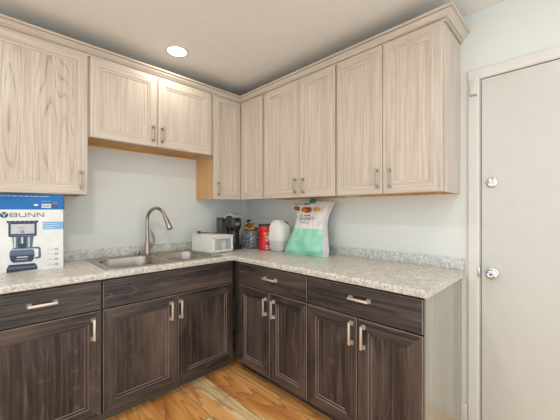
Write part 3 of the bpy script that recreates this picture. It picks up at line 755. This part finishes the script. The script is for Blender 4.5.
m = MB(); rb(m, kx0+0.004,kx1-0.004,kyf+0.115,kyb-0.085,CT+0.041,1.165,0.02,M['kblack']); rb(m, kx0+0.022,kx1-0.022,kyf+0.012,kyf+0.12,CT+0.049,1.10,0.03,M['kblack']); m.build('column', km)
m = MB(); rb(m, kx0+0.002,kx1-0.002,kyb-0.092,kyb,CT+0.04,1.195,0.025,plain('smoky_tank', (70,72,74), 0.12)); tk = m.build('water_tank', km)
m = MB(); rb(m, kx0,kx1,kyb-0.094,kyb+0.002,1.194,1.204,0.025,M['kblack'],0.003); m.build('tank_lid', tk)
m = MB()
L = []
for z, i in ((1.085,0.02),(1.095,0.008),(1.13,0.0),(1.19,0.0),(1.212,0.006)): L.append(rrect(kx0+i,kx1-i,kyf+i*0.7,kyf+0.145,0.045 if i < 0.02 else 0.035,z,8))
m.loft(L, M['kblack']); hb = m.build('brew_head', km)
m = MB(); m.lathe([(0.034,0),(0.030,-0.04),(0.026,-0.065),(0.012,-0.07),(0,-0.07)], (kc,kyf+0.062,1.088), M['kgrey'], n=24); m.build('pod_holder', hb)
m = MB()   # silver arched handle lid
pts = []
for k in range(11):
    g = k/10; y = kyf-0.012+g*0.150; z = 1.212+0.040*math.sin(PI*min(1, 0.18+g*0.75))
    pts.append((y, z))
loops = []
for y, z in pts:
    hw = 0.056; loops.append([Vector((kc-hw,y,z-0.026)), Vector((kc-hw,y,z-0.004)), Vector((kc-hw*0.7,y,z+0.002)), Vector((kc,y,z+0.004)), Vector((kc+hw*0.7,y,z+0.002)), Vector((kc+hw,y,z-0.004)), Vector((kc+hw,y,z-0.026)), Vector((kc,y,z-0.028))])
m.loft(loops, M['ksilver']); m.build('lid_handle', hb)
m = MB(); m.box((kc-0.03,kyf-0.0005,1.125), (kc+0.03,kyf+0.004,1.175), M['kgrey'], 0.002); m.box((kc-0.02,kyf-0.002,1.14), (kc+0.02,kyf,1.16), M['ksilver'], 0.0008, 1); m.build('badge_panel', hb)

# ------------------------------------------------------------------ patterned bin of gold wrapped snacks
def patterned():
    t = NT('navy_marble_fabric')
    c = t.coord()
    v = t.n('ShaderNodeTexVoronoi', feature='DISTANCE_TO_EDGE'); t.l(c, v.inputs['Vector']); v.inputs['Scale'].default_value = 48
    n2 = t.noise(c, 60, 3, 0.6, 1.0)
    k = t.math('MAXIMUM', t.ramp(v.outputs[0], [(0.03,(1,1,1,1)),(0.09,(0,0,0,1))]), t.ramp(n2, [(0.56,(0,0,0,1)),(0.64,(0.8,)*3+(1,))]))
    t.pr(Base_Color=t.mix(k, s2l((46,50,60)), s2l((178,182,188))), Roughness=0.6)
    return t.m
M['bin'] = patterned()
bn = thing('fabric_bin', (-0.24,-0.395,CT), 'dark fabric bin with white mottled pattern, between coffee machine and red canister', 'bin')
bx0, bx1, by0, by1 = -0.322, -0.176, -0.474, -0.325
m = MB()
def binloop(i, z, dips=0.0):
    L = rrect(bx0+i,bx1-i,by0+i,by1-i,0.012,z,4)
    cx, cy = (bx0+bx1)/2, (by0+by1)/2
    return [Vector((p.x,p.y,z + (dips*(max(abs(p.x-cx),abs(p.y-cy))**2*0 + min(abs(p.x-cx),abs(p.y-cy))/0.07)))) for p in L]
m.loft([binloop(0.008,CT+0.0005), binloop(0.002,CT+0.05), binloop(0,CT+0.10), binloop(0,CT+0.148,0.016), binloop(0.004,CT+0.150,0.016), binloop(0.006,CT+0.03)], M['bin'], True, True)
m.build('pouch', bn)
m = MB(); L = binloop(-0.001,CT+0.150,0.016); m.tube(L+[L[0]], 0.0022, plain('bin_piping', (150,152,158), 0.6), 8, False); m.build('edge_piping', bn)
def wrapmat(n, rgb, met): return plain(n, rgb, 0.3, met, 0.25)
wm = [wrapmat('gold_foil', (206,156,70), 0.5), wrapmat('bronze_foil', (140,92,44), 0.4), wrapmat('dark_wrapper', (58,44,34), 0.0), wrapmat('tan_wrapper', (214,176,112), 0.1)]
protos = []
for k in range(4):
    q = MB()
    bmx = bmesh.new(); bmesh.ops.create_icosphere(bmx, subdivisions=3, radius=1)
    for v in bmx.verts:
        d = noise.noise(v.co*2.1+Vector((k*7,0,0)))*0.28 + noise.noise(v.co*5+Vector((0,k*5,0)))*0.12
        v.co = Vector((v.co.x*0.024, v.co.y*0.017, v.co.z*0.014))*(1+d)
    q.bm(bmx, wm[k])
    for sx in (-1, 1):
        vs = [Vector((sx*0.020,0,0))] + [Vector((sx*(0.036+0.004*(j%2)), -0.017+0.0085*j, 0.004*(-1)**j)) for j in range(5)]
        q.add(vs + [v+Vector((0,0,0.0012)) for v in vs], [[0,j+1,j+2] for j in range(4)] + [[6,j+7+1,j+7] for j in range(4)] + [[j+1,j+7,j+8,j+2] for j in range(4)], wm[k])
    protos.append(q)
spots = []
kinds = ['gold', 'bronze', 'dark brown', 'tan']
zz = CT
heap = [(-0.290,-0.445,0.158,0,0.3),(-0.235,-0.448,0.156,1,0.0),(-0.202,-0.405,0.158,3,1.5),(-0.295,-0.395,0.162,2,1.4),(-0.250,-0.405,0.164,0,0.6),
        (-0.288,-0.350,0.166,1,0.2),(-0.225,-0.352,0.164,2,0.1),(-0.270,-0.425,0.190,3,2.6),(-0.215,-0.425,0.186,1,0.2),(-0.290,-0.375,0.197,0,0.4),(-0.238,-0.375,0.193,3,1.2),
        (-0.262,-0.342,0.200,2,0.0),(-0.292,-0.405,0.228,1,1.5),(-0.240,-0.395,0.224,0,0.2),(-0.290,-0.350,0.232,3,0.1),(-0.272,-0.378,0.260,2,0.3)]
place = ['front corner','front edge','side by the canister','edge by the coffee machine','middle','back corner','back','upper front','upper side by the canister','upper edge by the coffee machine','upper middle','upper back','top beside the coffee machine','top middle','upper back corner','very top']
first = {}
for (x, y, dz, k, rz), pl in zip(heap, place):
    if k not in first:
        o = protos[k].build('wrapped_snack', origin=(0,0,0)); first[k] = o
    else:
        o = first[k].copy(); COL.objects.link(o)
    o.location = (x, y, CT+dz); o.rotation_euler = (random.uniform(-0.4,0.4), random.uniform(-0.4,0.4), rz)
    tag(o, f'{kinds[k]} wrapped snack at the {pl} of the patterned bin', 'snack', 'wrapped snacks heaped in the patterned bin')

# ------------------------------------------------------------------ red canister
M['red'] = plain('red_plastic', (206,26,30), 0.32); M['lidblk'] = plain('black_lid', (40,38,38), 0.4)
M['yel'] = plain('label_orange', (240,150,50), 0.4); M['lwhite'] = plain('label_white', (240,228,222), 0.4); M['dred'] = plain('label_dark_red', (140,12,20), 0.4)
cx, cy = -0.214, -0.556
cn = thing('coffee_canister', (cx,cy,CT), 'red plastic coffee canister with black lid, beside the white jug', 'canister')
m = MB(); m.lathe([(0,0.0005),(0.060,0.0005),(0.066,0.006),(0.066,0.05),(0.0635,0.056),(0.0635,0.165),(0.066,0.171),(0.066,0.212),(0.063,0.218),(0,0.218)], (cx,cy,CT), M['red'], n=40, cap=False); m.build('tub', cn)
m = MB(); m.lathe([(0.064,0.216),(0.0685,0.217),(0.0685,0.232),(0.066,0.235),(0,0.234)], (cx,cy,CT), M['lidblk'], n=40, cap=False); m.build('lid', cn)
m = MB()
def curved(mb, a0, a1, z0, z1, mat, r=0.0642, k=8):
    A = [a0+(a1-a0)*i/k for i in range(k+1)]
    mb.add([Vector((cx+r*math.cos(q_),cy+r*math.sin(q_),CT+z)) for z in (z0,z1) for q_ in A], [[i,i+1,k+2+i,k+1+i] for i in range(k)], mat)
va = math.atan2(-2.57-cy, -2.05-cx) - 0.12
curved(m, va-0.2, va+0.95, 0.140, 0.163, M['yel']); curved(m, va-0.1, va+0.75, 0.148, 0.155, M['red'], 0.0644)
m.build('label', cn); m = MB()
for z, a0, a1 in ((0.122,-0.05,0.8),(0.110,0.1,0.65),(0.092,0.0,0.7),(0.082,0.1,0.6)): curved(m, va+a0, va+a1, z, z+0.006, M['lwhite'])
m.build('lettering', cn); m = MB()
curved(m, va+0.15, va+0.6, 0.012, 0.044, M['lwhite'], 0.0668); curved(m, va+0.22, va+0.5, 0.020, 0.036, M['red'], 0.0671)
m.build('label', cn)

# ------------------------------------------------------------------ translucent jug
def jugmat():
    t = NT('frosted_plastic')
    Z = t.xyz(t.coord())[2]
    low = t.ramp(Z, [(0.09, (1,1,1,1)), (0.10, (0,0,0,1))])
    t.pr(Base_Color=t.mix(low, s2l((240,239,234)), s2l((230,231,227))), Roughness=0.38, Transmission_Weight=t.math('MULTIPLY_ADD', low, 0.22, 0.10), IOR=1.2)
    t.p.inputs['Subsurface Weight'].default_value = 0.0
    return t.m
M['jug'] = jugmat()
jx, jy = -0.190, -0.716
jg = thing('plastic_jug', (jx,jy,CT), 'frosted white plastic jug between the red canister and the mint bag', 'jug')
m = MB(); L = []
vdir = Vector((0.707,-0.707,0))
for z, hw, sh in ((0.0005,0.062,0),(0.006,0.070,0),(0.03,0.078,0),(0.085,0.083,0),(0.09,0.081,0),(0.10,0.085,0),(0.165,0.086,0),(0.175,0.084,0),(0.19,0.085,0),(0.215,0.080,-0.002),(0.240,0.068,-0.006),(0.258,0.054,-0.010),(0.272,0.036,-0.014),(0.278,0.018,-0.016)):
    L.append([p + vdir*sh for p in rrect(jx-hw,jx+hw,jy-hw,jy+hw,hw*0.62,CT+z,7)])
m.loft(L, M['jug']); m.build('body', jg)
cc = Vector((jx,jy,0)) + vdir*0.045 + Vector((0,0,CT+0.236)); cd = (vdir*0.55+Vector((0,0,1))).normalized()
m = MB(); m.lathe([(0.021,-0.012),(0.021,0.004),(0.019,0.010)], cc, M['jug'], cd, 20, True); m.build('neck', jg)
m = MB(); m.lathe([(0.0225,0.006),(0.0235,0.010),(0.0235,0.024),(0.021,0.027),(0,0.027)], cc, plain('dark_grey_cap', (70,70,72), 0.4), cd, 22, True); cp_ = m.build('cap', jg); cp_['label'] = 'dark grey screw cap'
m = MB(); hpts = [Vector((jx,jy,CT))-vdir*(0.083+0.016*math.sin(PI*k/8))+Vector((0,0,0.085+0.075*k/8)) for k in range(9)]
m.tube(hpts, 0.007, M['jug'], 10); m.build('handle', jg)

# ------------------------------------------------------------------ mint and white bag
def bag_yz(s, t):
    """edges of the bag front at height fraction t"""
    yl = [(0,-0.812),(0.12,-0.822),(0.35,-0.850),(0.55,-0.872),(0.72,-0.866),(0.88,-0.812),(1,-0.778)]
    yr = [(0,-1.235),(0.12,-1.230),(0.35,-1.205),(0.55,-1.185),(0.72,-1.190),(0.88,-1.212),(1,-1.232)]
    def it(tab):
        for (a,b),(c_,d) in zip(tab[:-1], tab[1:]):
            if t <= c_: return b+(d-b)*(t-a)/(c_-a)
        return tab[-1][1]
    return it(yl) + (it(yr)-it(yl))*s
BH = 0.435
def bag_x(s, t, front=True):
    xc = -0.205 + 0.115*t + 0.045*(s-0.5)*(1-t)
    th = 0.072*(1-t)**0.75*(0.55+0.45*min(1, t/0.10))+0.004
    e = 1-abs(2*s-1)**3.2
    wr = 0.011*noise.noise(Vector((s*5.0+(0 if front else 9), t*7.0, 0.3))) + 0.008*noise.noise(Vector((s*13+t*6, t*11-s*5, 3.1)))
    x = xc + (-1 if front else 1)*(th*max(e,0)**0.55) + (wr*min(1, 6*min(s,1-s)+0.1)*(1 if t < 0.97 else 0.4))
    return min(x, -0.006)
def bag_pt(s, t, front=True): return Vector((bag_x(s,t,front), bag_yz(s,t), CT+0.001+BH*t - (0.012*abs(2*s-1)**2*max(0,t-0.85)/0.15)))
def bagmat():
    t = NT('printed_bag_film')
    X, Y, Z = t.xyz(t.coord())
    n1 = t.noise(t.coord(), 8, 3)
    lvl = t.math('ADD', Z, t.math('MULTIPLY_ADD', n1, 0.010, -0.005))
    mint = t.ramp(t.noise(t.coord(), 10, 3), [(0.35, s2l((132,206,178))), (0.65, s2l((164,224,200)))])
    c = t.mix(t.math('LESS_THAN', lvl, 0.212), s2l((232,228,224)), mint)
    t.pr(Base_Color=c, Roughness=0.33)
    return t.m
M['bag'] = bagmat(); M['gusset'] = plain('bag_side_film', (214,210,214), 0.35, 0, 0.06)
bg_ = thing('snack_bag', (-0.15,-1.05,CT), 'mint green and white snack bag leaning on the wall under the cabinets', 'bag')
m = MB(); NS, NTT = 30, 36
for fr in (True, False):
    vs = [bag_pt(i/NS, j/NTT, fr) for j in range(NTT+1) for i in range(NS+1)]
    for mt, sel in ((M['bag'], lambda i: i < 28), (M['gusset'], lambda i: i >= 28)):
        m.add(vs, [[j*(NS+1)+i, j*(NS+1)+i+1, (j+1)*(NS+1)+i+1, (j+1)*(NS+1)+i] for j in range(NTT) for i in range(NS) if sel(i)], mt)
# close edges
for s_ in (0, 1):
    m.add([bag_pt(s_, j/NTT, f) for j in range(NTT+1) for f in (True, False)], [[2*j,2*j+1,2*j+3,2*j+2] for j in range(NTT)], M['gusset'] if s_ else M['bag'])
for t_e in (0, 1):
    m.add([bag_pt(i/NS, t_e, f) for i in range(NS+1) for f in (True, False)], [[2*i,2*i+1,2*i+3,2*i+2] for i in range(NS)], M['bag'])
_f = m.build('film', bg_)
_b = bmesh.new(); _b.from_mesh(_f.data); bmesh.ops.delete(_b, geom=[v for v in _b.verts if not v.link_faces], context='VERTS'); _b.to_mesh(_f.data); _b.free()
def onbag(s, t, off=0.0022):
    s *= 0.84
    p = bag_pt(s, t, True); p.x -= off; return p
def blob(mb, s0, t0, rs, rt, mat, off=0.0022, seed=0, k=20, jag=0.25):
    ring = [onbag(s0+rs*(1+jag*noise.noise(Vector((math.cos(2*PI*i/k)*1.5+seed, math.sin(2*PI*i/k)*1.5, seed))))*math.cos(2*PI*i/k), t0+rt*(1+jag*noise.noise(Vector((math.cos(2*PI*i/k)*1.5, seed, math.sin(2*PI*i/k)*1.5))))*math.sin(2*PI*i/k), off) for i in range(k)]
    mid = [onbag(s0+(0.55*rs)*math.cos(2*PI*i/k), t0+(0.55*rt)*math.sin(2*PI*i/k), off) for i in range(k)]
    mb.add(ring+mid+[onbag(s0,t0,off)], [[i,(i+1)%k,k+(i+1)%k,k+i] for i in range(k)]+[[k+i,k+(i+1)%k,2*k] for i in range(k)], mat)
M['nug'] = plain('print_orange_brown', (190,98,38), 0.4, 0, 0.3); M['nug2'] = plain('print_golden', (214,176,84), 0.4, 0, 0.2); M['nug3'] = plain('print_brown', (150,70,40), 0.4, 0, 0.3); M['pnavy'] = plain('print_indigo', (62,66,128), 0.4); M['prose'] = plain('print_pink_grey', (206,190,186), 0.4)
m = MB()
blob(m, 0.38, 0.80, 0.24, 0.085, M['cwhite'], 0.0016, 9); blob(m, 0.47, 0.835, 0.175, 0.066, M['nug'], 0.0026, 1); blob(m, 0.50, 0.85, 0.09, 0.03, M['nug3'], 0.0030, 2); blob(m, 0.42, 0.83, 0.06, 0.024, plain('print_light_orange', (222,140,66), 0.4), 0.0032, 5)
blob(m, 0.13, 0.870, 0.12, 0.048, M['nug3'], 0.0026, 3); blob(m, 0.15, 0.870, 0.06, 0.022, M['nug'], 0.003, 4)
blob(m, 0.80, 0.845, 0.13, 0.04, M['nug2'], 0.0026, 6)
blob(m, 0.20, 0.955, 0.16, 0.018, M['prose'], 0.0024, 7); blob(m, 0.46, 0.95, 0.10, 0.018, M['pmid'], 0.0024, 8)
m.build('picture', bg_)
m = MB()
def warp_bag(p):   # p.x -> s, p.y -> t
    return onbag(p.x, p.y, 0.0026)
m.text('QUANT', (0.20,0.640,0), (1,0,0), (0,1,0), 0.085, M['pnavy'], 1.95, warp=warp_bag)
m.build('lettering', bg_); m = MB()
u = 0.26
for k in range(6):
    wv = random.uniform(0.03,0.07); m.add([onbag(u,0.72), onbag(u+wv,0.72), onbag(u+wv,0.742), onbag(u,0.742)], [[0,1,2,3]], M['pnavy'] if k % 2 else M['pmid']); u += wv+0.012
m.build('fine_print', bg_); m = MB()
u = 0.30
for k in range(7):
    wv = random.uniform(0.02,0.05); m.add([onbag(u,0.585), onbag(u+wv,0.585), onbag(u+wv,0.597), onbag(u,0.597)], [[0,1,2,3]], M['pmid']); u += wv+0.01
m.build('fine_print', bg_); m = MB()
M['pmint'] = plain('print_pale_mint', (196,236,222), 0.4)
for r_ in range(4):
    u = 0.30
    while u < 0.56-0.04*r_:
        wv = random.uniform(0.02,0.05); t0 = 0.385-r_*0.035; m.add([onbag(u,t0), onbag(u+wv,t0), onbag(u+wv,t0+0.013), onbag(u,t0+0.013)], [[0,1,2,3]], M['pmint']); u += wv+0.01
    m.build('fine_print', bg_); m = MB()
cl = thing('bag_clip', (-0.095,-1.01,CT+0.415), 'teal plastic clip holding the mint and white bag shut', 'clip')
M['teal'] = plain('teal_plastic', (30,120,112), 0.4)
for sx, nm in ((-1,'jaw'),(1,'jaw')):
    m = MB(); xo = -0.096+sx*0.010
    m.box((xo-0.003,-1.045,CT+0.418), (xo+0.003,-0.985,CT+0.446), M['teal'], 0.002); m.box((xo-0.0035+sx*0.004,-1.030,CT+0.440), (xo+0.0035+sx*0.004,-1.000,CT+0.456), M['teal'], 0.002); m.build(nm, cl)
m = MB(); m.tube([(-0.096,-1.040,CT+0.441),(-0.096,-0.990,CT+0.441)], 0.0075, M['nickel'], 12); m.build('spring', cl)
